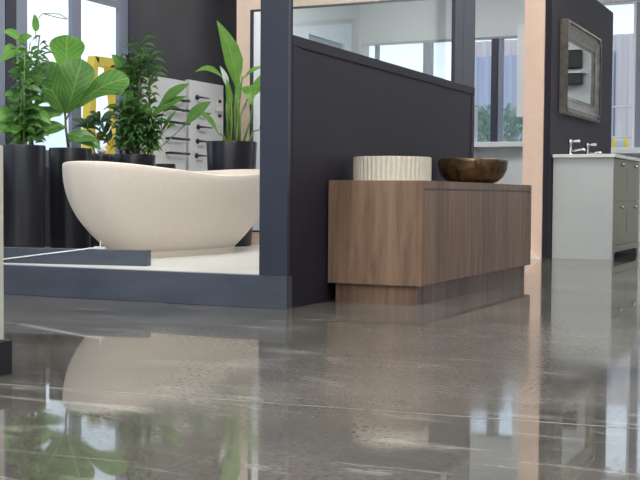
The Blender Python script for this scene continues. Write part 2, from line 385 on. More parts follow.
for a, b in ((-4.8, -1.2), (-.6, 3)): window(0, 6.1, a, b, .1, 3.1, [((a+b)/2, .08, M_alu)])
for a, b in ((-4.6, -1.0), (-.4, 3.0), (3.4, 5.8)): window(1, -6.1, a, b, .1, 3.1, [((a+b)/2, .08, M_alu)])
window(0, -6.03, 12.4, 13.45, 1.2, 2.44, [], m=M_alu)
struct('trim_3', bx(-5.94, -3.6, 13.74, 13.9, 1.13, 1.19, .004), M_white)       # ledge below the back window
struct('trim_4', bx(-3.1, -1.9, 13.74, 13.9, 1.04, 1.10, .004), M_wframe)
struct('trim_5', bx(-3.80, -3.68, 13.80, 13.9, 1.5, 2.62), M_wframe)            # pale jamb strip
struct('trim_6', bx(-4.40, -4.32, 13.74, 13.9, .9, 1.63), M_wframe)

# bath display platform
struct('floor_platform', bx(-5.1, -2.48, 4.72, 8.85, 0, PT-.004), M_plat)
struct('trim_7', bx(-5.1, XP, 4.665, 4.72, 0, PT, .002), M_fascia)               # platform fascia
# partition: navy post, framed glazing over a plum panel
part = struct('wall_partition', bx(-2.455, -2.346, 4.72, 7.40, 0, 1.20), M_panel)
def pb(name, bm, m): return obj(name, bm, m, part)
pb('front_post', bx(-2.483, XP, 4.665, 4.69, PT, 2.6), M_frame)
pb('front_post_foot', bx(-2.455, XP, 4.712, 4.78, PT, 1.2), M_panel)
pb('frame_rail', bx(-2.46, XP, 4.712, 7.46, 1.20, 1.249, .002), M_panel)
pb('post_return', bx(-2.46, XP-.001, 4.69, 4.712, PT, 2.6), M_panel)
pb('far_post', bx(-2.365, XP, 7.03, 7.20, 1.247, 2.6), M_frame)
pb('end_post', bx(-2.365, XP-.004, 7.215, 7.46, 1.249, 2.6), M_frame)
pb('end_post_foot', bx(-2.46, XP-.002, 7.40, 7.46, 0, 1.2), M_panel)
pb('top_rail', bx(-2.46, XP, 4.712, 7.46, 2.6, 2.68), M_frame)
pb('glazing', bx(-2.41, -2.402, 4.712, 7.03, 1.247, 2.6), M_glass)
# peach return wall with a wide opening framed by a thin dark edge
peach = wall_with_holes('wall_peach_return', 1, 7.64, .03, -4.27, -2.462, PT-.004, 2.75, [(-4.152, -2.475, .24, 1.905)], M_peach)
bm = new()
a, b, c, d, t = -4.152, -2.475, .24, 1.905, .012
for q in ((a, a+t, c, d), (b-t, b, c, d), (a+t, b-t, c, c+t), (a+t, b-t, d-t, d)): box(bm, q[0], q[1], 7.635, 7.672, q[2], q[3])
pe = obj('opening_edge', bm, M_aludark, peach)
M_peachlit = mat('peach_paint_lit', (.97, .82, .72), .5)  # peach paint lightened for the brace: light on it put into the colour
# mirror wall: plum face, peach end
mw = struct('wall_mirror', bx(-2.56, XP, 9.56, 12.19, 0, 2.44), M_panel)
struct('wall_mirror_end', bx(-2.565, -2.395, 9.535, 9.56, 0, 2.75), M_peach)
tag(obj('peach_corner_brace', prism(new(), [(-2.40, 0), (-3.15, 0), (-3.15, .5), (-2.98, .5)], 1, 9.50, 9.53), M_peachlit), 'low sloping peach skirting piece at the foot of the peach wall end', 'skirting')

# outside
struct('ground', bx(-60, 60, -40, 80, -.3, -.12), mat('outside_paving', (.5, .5, .48), .8))
def corrugated(x0, x1, z0, z1, y, pitch=.28, dep=.05):
    bm = new(); n = int((x1 - x0) / pitch); prev = None
    pts = []
    for i in range(n):
        x = x0 + i * pitch
        pts += [(x, y), (x + pitch*.35, y), (x + pitch*.5, y - dep), (x + pitch*.85, y - dep)]
    pts.append((x0 + n*pitch, y))
    A = [bm.verts.new((p[0], p[1], z0)) for p in pts]; B = [bm.verts.new((p[0], p[1], z1)) for p in pts]
    for i in range(len(pts)-1): bm.faces.new((A[i], A[i+1], B[i+1], B[i]))
    # depth behind the sheet
    box(bm, x0, x0 + n*pitch, y + .02, y + .3, z0, z1)
    return bm
bld = thing('warehouse', 'pale corrugated metal building outside the windows at the back right', 'building', (-4.5, 26, -.12))
M_beige = mat('beige_cladding', (.66, .59, .60), .6); M_bluecl = mat('blue_grey_cladding', (.46, .48, .60), .6)
obj('cladding', corrugated(-3.9, 9, 0, 4.25, 0), M_beige, bld)
obj('blue_cladding', corrugated(-3.8, -.3, 0, 3.88, -.13), M_bluecl, bld)
obj('wall_body', bx(-3.9, 9, .35, 8, 0, 4.2), M_beige, bld)

def shrub(loc, r, h, label, m=M_shrub, n=1500, group=None):
    root = thing('shrub', label, 'shrub', loc, 0, group)
    bm = new()
    for i in range(n):
        a = rnd(0, 2*pi); q = random.random() ** .5; z = rnd(.15, 1)
        rr = r * q * (1.05 - .5 * z * z)
        p = Vector((rr * cos(a), rr * sin(a), z * h)); d = Vector((cos(a) * .7, sin(a) * .7, rnd(-.1, .9))).normalized()
        leaf(bm, p, p + d * rnd(.10, .2), rnd(.04, .08), (rnd(-1, 1), -1, .4), (0, 0, .02), 'lance', cols=2)
    obj('foliage', bm, m, root)
    bm = new()
    for i in range(7):
        a = i * .9; tube(bm, [(0, 0, 0), (r*.3*cos(a), r*.3*sin(a), h*.45), (r*.6*cos(a), r*.6*sin(a), h*.8)], .02, 5, .006)
    obj('branches', bm, M_cane, root)
for (x, y, r, h, lb) in ((-7.1, 21.3, .75, 1.95, 'leafy grey-green bush outside the back window, seen right above the bronze bowl'),
                         (-5.65, 19.5, .8, 2.15, 'leafy bush outside, just left of the peach wall end and right of the dark mullion'),
                         ):
    shrub((x, y, -.12), r, h, lb)
# yellow trolley and grey railing outside the right-hand window
cx0, cy0 = -3.69, 20.0
tr = thing('yellow_trolley', 'yellow trolley with two slanted side frames outside the right-hand back window', 'trolley', (cx0, cy0, -.12), .2)
bm = new(); box(bm, -.15, .15, -.3, .3, 1.25, 1.37, .01); obj('deck', bm, M_yellow, tr)
for s in (-1, 1):
    bm = new(); prism(bm, [(s*.15, 1.37), (s*.08, 1.37), (s*.05, 1.66), (s*.12, 1.66)], 1, -.08, .0); obj('side_frame', bm, M_yellow, tr)
    for yy in (-.22, .22):
        bm = new(); tube(bm, [(s*.12, yy, .13), (s*.12, yy, 1.26)], .02); obj('leg', bm, M_steel, tr)
        bm = new(); tube(bm, [(s*.12 - .025, yy, .07), (s*.12 + .025, yy, .07)], .07, 16); obj('wheel', bm, M_black, tr)
obj('grey_load', bx(-.07, .07, -.2, .2, 1.37, 1.60, .02), mat('grey_tarpaulin', (.45, .48, .52), .7), tr)
rl = thing('railing', 'pale grey railing outside, behind the yellow trolley', 'railing', (-4.4, 21.5, -.12))
M_rail = mat('galvanised_rail', (.5, .54, .6), .5)
bm = new()
for z in (1.3, 1.75, 2.3): tube(bm, [(-.5, 0, z), (2.4, 0, z)], .018)
obj('rails', bm, M_rail, rl)
for k in range(6): obj('post', tube(new(), [(-.5 + k*.58, 0, 0), (-.5 + k*.58, 0, 2.33)], .02), M_rail, rl)

# yellow frame outside the tall left window
yf = thing('yellow_hoop_frame', 'yellow arched steel frame outside the tall window behind the fiddle leaf plant', 'frame', (-7.5, 10.4, -.12))
bm = new(); prism(bm, [(-.32, 0), (-.22, 0), (-.15, 1.7), (-.10, 2.1), (-.17, 2.12), (-.25, 1.7)], 0, -.05, .05); obj('left_upright', bm, M_yellow, yf)
bm = new(); prism(bm, [(-.17, 2.12), (-.10, 2.03), (.16, 2.02), (.24, 2.1), (.16, 2.13)], 0, -.05, .05); obj('crown', bm, M_yellow, yf)
bm = new(); prism(bm, [(.11, 2.04), (.24, 2.08), (.31, 1.7), (.36, 1.35), (.26, 1.05), (.14, .98), (.10, 0), (.0, 0), (.03, 1.08), (.2, 1.2), (.25, 1.38), (.19, 1.7)], 0, -.05, .05); obj('right_upright', bm, M_yellow, yf)
obj('cross_bar', bx(-.05, .05, -.12, .2, 1.22, 1.30), M_yellow, yf)

# unseen ceiling lamps, added to brighten the interior
M_em = bpy.data.materials.new('fill_lamp_diffuser'); M_em.use_nodes = True
nn = M_em.node_tree.nodes; nn.clear(); e = nn.new('ShaderNodeEmission'); e.inputs[0].default_value = (1, .985, .965, 1); e.inputs[1].default_value = FILL_LAMP
oo = nn.new('ShaderNodeOutputMaterial'); M_em.node_tree.links.new(e.outputs[0], oo.inputs[0])
def lamp(x, y):
    r = thing('ceiling_fill_lamp', 'unseen square ceiling panel lamp added to light the showroom', 'lamp', (x, y, CEIL-.06), 0, 'added ceiling fill lamps')
    obj('housing', bx(-.62, .62, -.62, .62, .03, .059), M_lampbody, r)
    obj('diffuser', bx(-.6, .6, -.6, .6, 0, .029), M_em, r)
for x, y in ((-3.6, 1.5), (-.9, 1.5), (-2.9, 5.4), (-1.0, 4.2), (-4.2, 11.2), (.6, 12.4), (-1.2, 8.2), (-.9, -1.6), (-3.6, -1.6), (2, -1.6)): lamp(x, y)

# ================================================================== BIG OBJECTS
# ---- bathtub
TC = (-3.90, 6.20); TA, TB, TN = .98, .385, 2.35
tub = thing('bathtub', 'freestanding pale stone bathtub with dipping rim on the white platform', 'bathtub', (TC[0], TC[1], PT-.004))
def rim_z(s): return .480 + .066 * ((s*s + .012) ** .55)
def souter(t): return .60 + .40 * (1 - (1 - t) ** 2.3)
def ring(bm, sa, sb, zf, n=96, yo=0):
    out = []
    for i in range(n):
        a = 2 * pi * i / n; c, s = cos(a), sin(a)
        x = sb * TB * math.copysign(abs(c) ** (2/TN), c); y = sa * TA * math.copysign(abs(s) ** (2/TN), s)
        out.append(bm.verts.new((x, y + yo, zf(s))))
    return out
bm = new(); rings = []
for k in range(0, 17):
    t = k / 16; s = souter(t); rings.append(ring(bm, s, s, (lambda s_, t=t: .03 + (rim_z(s_) - .03) * t)))
for (ds, dz) in ((-.004, .006), (-.014, .009), (-.024, .006), (-.03, -.004)):
    rings.append(ring(bm, 1 + ds, 1 + ds * 2.2, (lambda s_, dz=dz: rim_z(s_) + dz)))
for k in range(1, 13):
    t = 1 - k / 12; s = .50 + .47 * (1 - (1 - t) ** 2.4)
    rings.append(ring(bm, s, s - .035, (lambda s_, t=t: .09 + (rim_z(s_) - .094) * t)))
for A, B in zip(rings, rings[1:]):
    n = len(A)
    for i in range(n): bm.faces.new((A[i], A[(i+1) % n], B[(i+1) % n], B[i]))
bm.faces.new(rings[0][::-1]); bm.faces.new(rings[-1])
o = obj('shell', bm, M_tub, tub); smooth_angle(o, 60)
bm = new(); A = ring(bm, .60, .60, lambda s: 0); B = ring(bm, .61, .61, lambda s: .034)
n = len(A)
for i in range(n): bm.faces.new((A[i], A[(i+1) % n], B[(i+1) % n], B[i]))
bm.faces.new(A[::-1]); bm.faces.new(B); smooth_angle(obj('foot', bm, M_tub, tub), 60)
bm = lathe(new(), [(.028, .0), (.032, .003), (.03, .007), (.001, .008)], 24); obj('drain', bm, M_chrome, tub, True, (0, 0, .092))

# ---- dark curb on the platform, cord and clip
cb = tag(obj('curb_beam', box(new(), -.46, .46, -.03, .03, 0, .082, .002), M_fascia), 'slate blue low beam lying along the platform in front of the black planters', 'beam')
cb.location = (-3.785, 4.957, PT-.004); cb.rotation_euler = (0, 0, math.atan2(.15, .81))
u = Vector((cos(cb.rotation_euler.z), sin(cb.rotation_euler.z), 0)); v = Vector((-u.y, u.x, 0)); base = Vector(cb.location)
def onb(a, b, z): return base + u * a + v * b + Vector((0, 0, z))
cord = obj('cord', tube(new(), [onb(-.45, -.036, .012), onb(-.36, -.036, .020), onb(-.1, -.036, .055), onb(.1, -.0355, .081), onb(.13, -.02, .087), onb(.155, -.002, .087)], .0035, 8), M_cord, None, True)
tag(cord, 'thin white cord running up the slate beam towards the bathtub', 'cord')
cl = thing('cord_clip', 'small white clip with upright pin on top of the slate beam', 'clip', onb(.185, -.008, .083))
obj('clip_base', bx(-.03, .03, -.014, .014, 0, .013, .002), M_cord, cl); obj('pin', tube(new(), [(0.005, 0, .012), (0.005, 0, .045)], .0035), M_cord, cl)

# ---- wooden vanity
WV = thing('wooden_vanity', 'brown wood double vanity cabinet on recessed plinth against the plum partition', 'vanity', (-2.335, 5.10, 0))
W, Ln = .485, 2.0
obj('body', bx(0, W-.022, 0, Ln, .094, .594, .0015), M_wood, WV)
obj('plinth', bx(.03, W-.03, .03, Ln-.03, 0, .0935), M_wood, WV)
obj('front_rail', bx(W-.0218, W, .0, Ln, .556, .594, .001), M_wood2, WV)
obj('end_stile', bx(W-.0218, W, .0, .022, .094, .5555, .001), M_wood2, WV); obj('end_stile', bx(W-.0218, W, Ln-.03, Ln, .094, .5555, .001), M_wood2, WV)
ys = [.024, 1.005, 1.43, Ln-.032]
for a, b in zip(ys, ys[1:]): obj('drawer_front', bx(W-.021, W-.001, a+.0015, b-.0015, .096, .547, .0015), M_wood2, WV)
obj('finger_groove', bx(W-.021, W-.012, .022, Ln-.03, .5475, .5555), M_black, WV)

# ---- fluted basin
fb = thing('fluted_basin', 'round cream basin with fluted sides on the near end of the wooden vanity', 'basin', (-2.115, 5.385, .5945))
bm = new(); NF = 46; n = NF * 8; r0 = .196
def flr(i, amt):
    ph = (i % 8) / 8; return r0 - amt * (1 - abs(sin(pi * ph)) ** .6)
prof = [(0, .97, 0), (0, 1, .8), (.004, 1, 1), (.012, 1, 1), (.108, 1, 1), (.114, .998, .4), (.118, .99, 0)]
rings = [[bm.verts.new((flr(i, .0085*am) * s * cos(2*pi*i/n), flr(i, .0085*am) * s * sin(2*pi*i/n), z)) for i in range(n)] for z, s, am in prof]
for (z, r) in ((.119, r0*.975), (.115, r0*.955), (.10, r0*.945), (.035, r0*.90), (.02, r0*.8), (.016, r0*.12)):
    rings.append([bm.verts.new((r * cos(2*pi*i/n), r * sin(2*pi*i/n), z)) for i in range(n)])
for A, B in zip(rings, rings[1:]):
    for i in range(n): bm.faces.new((A[i], A[(i+1) % n], B[(i+1) % n], B[i]))
bm.faces.new(rings[0][::-1]); bm.faces.new(rings[-1]); smooth_angle(obj('bowl', bm, M_basin, fb), 50)
obj('drain', lathe(new(), [(.02, 0), (.022, .003), (.001, .004)], 20), M_chrome, fb, True, (0, 0, .0165))

# ---- bronze bowl
bb_ = thing('bronze_bowl', 'rounded brown bronze bowl basin on the far end of the wooden vanity', 'basin', (-2.11, 6.68, .5945))
bm = new(); n = 72
pr = [(.095, 0), (.12, .002), (.155, .018), (.185, .045), (.203, .085), (.21, .125), (.209, .142), (.204, .146), (.196, .138), (.187, .09), (.165, .045), (.12, .02), (.02, .012)]
rings = []
for k, (r, z) in enumerate(pr):
    rg = []
    for i in range(n):
        a = 2*pi*i/n; w_ = 1 + .02 * sin(3*a + .5) + .012 * sin(5*a)
        hz = z * (1 + .05 * cos(a + 1.2) + .03 * sin(2*a))
        rg.append(bm.verts.new((r*w_*cos(a), r*w_*sin(a)*1.03, hz)))
    rings.append(rg)
for A, B in zip(rings, rings[1:]):
    for i in range(n): bm.faces.new((A[i], A[(i+1) % n], B[(i+1) % n], B[i]))
bm.faces.new(rings[0][::-1]); bm.faces.new(rings[-1]); smooth_angle(obj('bowl', bm, M_bronze, bb_), 60)
obj('drain', lathe(new(), [(.02, 0), (.022, .003), (.001, .004)], 20), M_chrome, bb_, True, (0, 0, .0125))

# ---- olive vanity
OV = thing('painted_vanity', 'sage green painted vanity with pale worktop under the framed mirror', 'vanity', (XP+.006, 9.66, 0))
W2, L2 = .50, 1.27
obj('body', bx(0, W2-.02, 0.02, L2, .10, .852), M_sage, OV)
bm = new(); box(bm, 0, W2-.02, 0, .0195, 0, .852, .001); o = obj('side_panel', bm, M_sagelit, OV)
obj('side_panel', bx(0, W2-.02, L2, L2+.0195, 0, .852, .001), M_sagelit, OV)
obj('corner_stile', bx(W2-.0198, W2, 0, .03, 0, .852, .001), M_sagelit, OV)
# arched foot rail
L3 = L2 + .0195
poly = [(.031, 0), (.05, 0), (.06, .03), (.085, .055), (.13, .062)]
arch = poly + [(L3-.13, .062), (L3-.085, .055), (L3-.06, .03), (L3-.05, 0), (L3, 0), (L3, .118), (.031, .118)]
# two arches, a foot between
mid = L3/2
arch = [(.031, 0), (.09, 0), (.10, .03), (.13, .055), (.17, .062),
        (L3-.15, .062), (L3-.11, .055), (L3-.08, .03), (L3-.07, 0), (L3, 0), (L3, .118), (.031, .118)]
obj('foot_rail', prism(new(), arch, 0, W2-.0195, W2-.001), M_sage, OV)
def drawer(y0, y1, z0, z1):
    bm = bx(W2-.019, W2-.002, y0, y1, z0, z1, .002)
    d = obj('drawer', bm, M_sage, OV)
    c = (y0+y1)/2
    obj('groove', bx(W2-.0025, W2-.0005, c-.005, c+.005, z0+.09, z1-.07), mat_groove, d)
    for yy in (y0 + (y1-y0)*.24, y1 - (y1-y0)*.24):
        k = lathe(new(), [(.006, 0), (.006, .012), (.014, .018), (.017, .026), (.013, .033), (.001, .036)], 18)
        bmesh.ops.rotate(k, verts=k.verts, cent=(0, 0, 0), matrix=Matrix.Rotation(pi/2, 3, 'Y'))
        obj('knob', k, M_chrome, d, True, (W2-.002, yy, z1-.05))
mat_groove = mat('sage_groove', (.09, .088, .055), .5)
for y0, y1 in ((.034, L3-.004),):
    drawer(y0, y1, .492, .848); drawer(y0, y1, .122, .486)
wt = obj('worktop', bx(-.0, W2+.02, -.03, L3+.02, .8525, .882, .003), M_top, OV)
def tap(loc, label):
    t = thing('basin_tap', label, 'tap', loc, 0, 'basin taps')
    obj('column', lathe(new(), [(.026, 0), (.026, .006), (.017, .012), (.014, .03), (.016, .06), (.014, .09), (.019, .105), (.019, .125), (.012, .135), (.001, .14)], 24), M_chrome, t, True)
    obj('spout', tube(new(), [(.012, 0, .035), (.05, 0, .042), (.10, 0, .05), (.125, 0, .048), (.13, 0, .036)], .011, 12, .009), M_chrome, t, True)
    obj('lever', tube(new(), [(.015, 0, .118), (.035, 0, .120)], .006, 10), M_chrome, t, True)
    obj('lever_grip', tube(new(), [(.035, 0, .120), (.05, 0, .121), (.085, 0, .121)], .011, 12, .012), M_top, t, True)
    return t
tap((-2.255, 9.93, .8825), 'chrome pillar tap with white lever, nearest the peach wall end on the sage vanity')
tap((-2.255, 10.62, .8825), 'chrome pillar tap with white lever, further along the sage vanity worktop')

# ---- framed mirror
FM = thing('framed_mirror', 'ornate pewter-framed rectangular mirror hung on the plum wall', 'mirror', (XP, 10.58, 1.645))
hy, hz = .72, .405
secs = [(0, 0), (.055, 0), (.062, .012), (.052, .022), (.052, .045), (.06, .055), (.045, .085), (.032, .12), (.034, .135), (.022, .15), (.018, .165)]  # (depth, inset)
bm = new(); rings = []
for dpt, ins in secs:
    rings.append([bm.verts.new((dpt, sy*(hy-ins), sz*(hz-ins))) for sy, sz in ((-1, -1), (1, -1), (1, 1), (-1, 1))])
for A, B in zip(rings, rings[1:]):
    for i in range(4): bm.faces.new((A[i], A[(i+1) % 4], B[(i+1) % 4], B[i]))
M_pew = mat('pewter_frame', (.22, .20, .175), .3, metal=.75, noise=(14, .3, one), bump=(60, .5))
obj('frame', bm, M_pew, FM)
obj('glass', bx(.010, .017, -hy+.160, hy-.160, -hz+.160, hz-.160), M_mirror, FM)
obj('backing', bx(.001, .009, -hy+.02, hy-.02, -hz+.02, hz-.02), M_black, FM)
bm = new()
def bead(y, z, r=.009):
    q = bmesh.ops.create_icosphere(bm, subdivisions=1, radius=r, matrix=Matrix.Translation((.062, y, z)) @ Matrix.Scale(.7, 4, (1, 0, 0)))
for k in range(58):
    y = -hy + .035 + k * (2*hy-.07) / 57
    for s in (-1, 1): bead(y, s*(hz-.014), .010 if k % 3 else .015)
for k in range(1, 33):
    z = -hz + .035 + k * (2*hz-.07) / 33
    for s in (-1, 1): bead(s*(hy-.014), z, .010 if k % 3 else .015)
for sy in (-1, 1):
    for sz in (-1, 1):
        for k in range(9):
            a = k/8*pi/2; rr = .05
            bead(sy*(hy-.03-rr*cos(a)*.6), sz*(hz-.03-rr*sin(a)*.6), .014)
obj('carved_border', bm, M_pew, FM)

# ---- things seen in the mirror on the back wall
obj_s = thing('wall_screen', 'black rounded screen high on the back wall, seen in the framed mirror', 'screen', (-1.50, 13.885, 2.06))
obj('casing', bx(-.13, .13, -.05, 0, 0, .23, .02), M_black, obj_s)
sh = thing('wall_shelf', 'white shelf with black underside box on the back wall, seen in the framed mirror', 'shelf', (-1.50, 13.89, 1.87))
obj('board', bx(-.18, .18, -.15, 0, .13, .155), M_wframe, sh); obj('box', bx(-.14, .14, -.12, 0, 0, .13, .01), M_black, sh)

# ---- cream cabinet at far left front
cc = thing('cream_display_cabinet', 'cream display cabinet on a black plinth, cut off by the left edge of the picture', 'cabinet', (-2.6, 2.3, 0))
obj('body', bx(-.30, .388, -.5, .30, .099, .655, .002), M_cream, cc); obj('plinth', bx(-.3, .406, -.52, .315, 0, .098, .002), M_black, cc)

# ---- display boards of fittings on the charcoal wall
def board(y0, y1, label):
    r = thing('display_board', label, 'display board', (-5.1+.002, y0, 0))
    obj('panel', bx(0, .04, 0, y1-y0, .4, 1.455 + .03*(y0-7.58), .002), M_board, r)
    return r
M_card = mat('grey_print', (.45, .47, .5), .5)
def on(name, cat, label, loc, group): return thing(name, label, cat, loc, 0, group)
B1 = board(7.58, 8.20, 'white display board carrying long dark towel rails, left of its twin')
B2 = board(8.245, 8.82, 'white display board of dark handles and hooks, next to the tall potted strelitzia')
def rail(y, z, L, label):
    t = thing('towel_rail', label, 'towel rail', (-5.056, y, z), 0, 'towel rails on the left display board')
    obj('bar', tube(new(), [(.05, -L/2, 0), (.05, L/2, 0)], .011, 10), M_steel, t, True)
    for s in (-1, 1):
        obj('bracket', tube(new(), [(0, s*L*.42, 0), (.05, s*L*.42, 0)], .009, 8), M_steel, t, True)
def zpx(y, d=9.0): return .52 + (193.8 - y) * d / 1150
names = ['topmost', 'second', 'third', 'fourth', 'lowest']
for nm, py in zip(names, (93, 103.5, 117.5, 134.5, 150)):
    rail(8.02, zpx(py, 8.75), .30, nm + ' of the dark towel rails on the left white board')
for nm, (y, z, L) in zip(('first row', 'second row', 'third row', 'fourth row', 'fifth row'), [(8.43, zpx(89.5), .13), (8.46, zpx(106), .12), (8.47, zpx(121), .17), (8.44, zpx(136.5), .13), (8.42, zpx(152), .12)]):
    t = thing('door_lever', 'dark lever handle on the right white board, ' + nm + ' from the top', 'handle', (-5.056, y, z), 0, 'lever handles on the right display board')
    obj('rose', tube(new(), [(0, -L/2, 0), (.012, -L/2, 0)], .022, 16), M_steel, t, True)
    obj('lever', tube(new(), [(.012, -L/2, 0), (.035, -L/2, 0), (.04, -L*.3, 0), (.04, L/2, 0)], .010, 8, .007), M_steel, t, True)
    bm = bx(0, .0015, -.06, .04, -.055, -.035); obj('caption_strip', bm, M_card, t)
for nm, y, z in (('upper', 8.73, zpx(93)), ('lower', 8.73, zpx(109))):
    t = thing('wall_plate', nm + ' square white plate with dark knob on the right white board', 'plate', (-5.056, y, z), 0, 'square plates on the right display board')
    obj('plate', bx(0, .012, -.06, .06, -.07, .03, .004), M_top, t); obj('knob', tube(new(), [(.012, -.01, .02), (.03, -.01, .02)], .014, 12), M_steel, t, True)

# ================================================================== PLANTS
def root_plant(name, label, cat, x, y): return thing(name, label, cat, (x, y, PT-.004), math.atan2(-x, y))

# P1: bushy plant, far left
r = root_plant('bushy_potted_plant', 'bushy green plant with many small leaves in the tall black planter at far left', 'potted plant', -4.615, 5.6)
planter(r, .137, .665)
bm = new(); stems = []
for i in range(9):
    a = i * 2.4; x = .06*cos(a); y = .06*sin(a)
    tx = rnd(-.13, .12); h = rnd(.35, .74); p = [(x, y, .65), (x*.6 + tx*.4, y, .65+h*.4), (tx, y + rnd(-.05, .05), .65+h)]
    stems.append(p); tube(bm, p, .007, 6, .003)
obj('stems', bm, M_stem, r, True)
bm = new()
for p in stems:
    A, B, Cc = (Vector(q) for q in p)
    for k in range(36):
        t = rnd(.06, 1); c = A.lerp(B, t*2) if t < .5 else B.lerp(Cc, t*2-1)
        a = rnd(0, 2*pi); d = Vector((cos(a), sin(a)*.8, rnd(-.45, .6))).normalized(); L = rnd(.05, .10)
        leaf(bm, c + d*.015, c + d*(.015+L), L*rnd(.38, .6), (rnd(-.5, .5), -.8, rnd(.3, 1)), (0, 0, .012), random.choice(['lance', 'heart', 'oval']), cols=2)
obj('foliage', bm, M_bush, r)
bm = new()
for (b, t, wd) in (((-.03, 0, 1.25), (-.13, -.03, 1.16), .10), ((-.02, 0, 1.31), (-.12, -.05, 1.34), .07), ((-.02, .0, 1.28), (.06, -.06, 1.32), .07), ((.08, 0, 1.36), (.07, -.02, 1.46), .045),
                   ((-.05, 0, .85), (-.16, -.06, .80), .12), ((-.04, 0, .82), (-.14, -.05, .73), .10), ((.0, 0, .80), (-.06, -.1, .72), .10), ((.08, 0, .86), (.17, -.04, .79), .08)):
    leaf(bm, b, t, wd, (.1, -1, .5), (0, 0, .015), 'heart')
tag(obj('broad_leaves', bm, M_strel, r), 'broad bright green leaves')
bm = new()
for i in range(18):
    z = rnd(1.08, 1.32); p = Vector((.10, 0, z)); q = p + Vector((rnd(.04, .13), rnd(-.04, .04), rnd(-.05, .05)))
    leaf(bm, p, q, .012, (0, -1, .3), (0, 0, .02), 'lance', cols=2)
tube(bm, [(.03, 0, .9), (.08, 0, 1.15), (.10, 0, 1.33)], .004, 6)
tube(bm, [(.08, .0, 1.3), (.075, 0, 1.42), (.12, 0, 1.468), (.22, 0, 1.47), (.27, 0, 1.44)], .003, 5)
tube(bm, [(.12, 0, 1.468), (.2, 0, 1.45), (.26, 0, 1.44)], .003, 5)
tag(obj('fine_sprig', bm, M_darkleaf, r), 'thin dark feathery sprig')

# P2: fiddle leaf
r = root_plant('fiddle_leaf_fig', 'fiddle leaf fig with big veined leaves in a tall black planter left of the bathtub', 'potted plant', -4.6, 6.05)
planter(r, .137, .665)
bm = new(); tube(bm, [(-.01, 0, .64), (-.03, 0, .8), (-.035, 0, .95), (-.025, .01, 1.15)], .009, 8, .005)
for e in ((.01, 0, .93), (-.04, 0, .9)): tube(bm, [(-.03, 0, .84), e], .005, 6)
obj('trunk', bm, M_cane, r, True)
FL = [((-.028, .02, 1.12), (-.022, .0, 1.39), .235, (.25, -1, .15), (0, .02, 0), 'fiddle', 1),
      ((-.041, -.02, .893), (-.205, -.10, 1.185), .235, (-.3, -1, .7), (-.01, -.03, .02), 'fiddle', 0),
      ((-.022, -.03, .887), (.073, -.06, 1.23), .225, (-.1, -1, .2), (0, -.04, 0), 'fiddle', 0),
      ((.01, -.01, .92), (.368, -.05, 1.12), .20, (-.3, -1, .55), (.0, -.02, .035), 'fiddle', 0),
      ((.02, .03, 1.0), (.34, .04, 1.05), .12, (0, -1, .6), (0, 0, .03), 'fiddle', 1),
      ((-.047, -.02, .893), (-.265, -.03, .81), .17, (-.1, -1, .7), (0, 0, .03), 'fiddle', 0),
      ((-.028, -.02, .70), (.174, -.08, .711), .085, (0, -.8, 1), (0, 0, .02), 'oval', 0),
      ((-.028, -.02, .75), (.19, -.05, .66), .12, (0, -.9, .7), (0, 0, .03), 'oval', 0),
      ((-.03, -.01, .80), (-.20, -.06, .73), .11, (0, -.9, .7), (0, 0, .03), 'oval', 0)]
for b, t, wd, fc, bw, pf, br in FL:
    bm = new(); leaf(bm, b, t, wd, fc, bw, pf, .12, .035, cols=8); o = obj('leaf', bm, M_fiddle2 if br else M_fiddle, r)
    s = o.modifiers.new('s', 'SUBSURF'); s.levels = s.render_levels = 1
    if br: o['label'] = 'bright backlit leaf'

# P3: small spiky plant with a pale stone
r = root_plant('spiky_potted_plant', 'dark spiky leaved plant in a black pot between fiddle leaf fig and dracaena', 'potted plant', -4.78, 6.62)
planter(r, .088, .64)
bm = new(); tube(bm, [(0, .02, .62), (-.01, .02, .75), (0, .02, .84)], .006); tube(bm, [(-.02, .02, .62), (-.06, .02, .72), (-.09, .02, .80)], .005); obj('stems', bm, M_cane, r, True)
bm = new()
for c, nn_, L0 in ((Vector((0, .02, .86)), 18, .125), (Vector((-.09, .02, .82)), 15, .12), (Vector((-.03, .02, .74)), 10, .10)):
    for k in range(nn_):
        a = k * 2.4; d = Vector((cos(a), .5*sin(a), rnd(-.35, .75))).normalized(); L = L0 * rnd(.8, 1.15)
        leaf(bm, c, c + d*L, .028, (0, -.8, .7), (0, 0, .03), 'lance', cols=2)
for b, t in (((0, .0, .76), (.06, -.04, .92)), ((.02, 0, .72), (.07, -.02, .83))): leaf(bm, b, t, .04, (0, -1, .1), (.02, 0, .0), 'lance')
obj('foliage', bm, M_darkleaf, r)
bm = new(); bmesh.ops.create_icosphere(bm, subdivisions=3, radius=.034); bmesh.ops.scale(bm, vec=(1, .85, .72), verts=bm.verts)
st = tag(obj('pebble', bm, M_stone, None, True), 'smooth white stone lying on the soil of the spiky plant pot', 'stone'); st.matrix_world = Matrix.Translation(Vector((-4.78, 6.62, PT-.004 + .672)) + Matrix.Rotation(math.atan2(4.78, 6.62), 3, 'Z') @ Vector((.01, -.04, 0)))

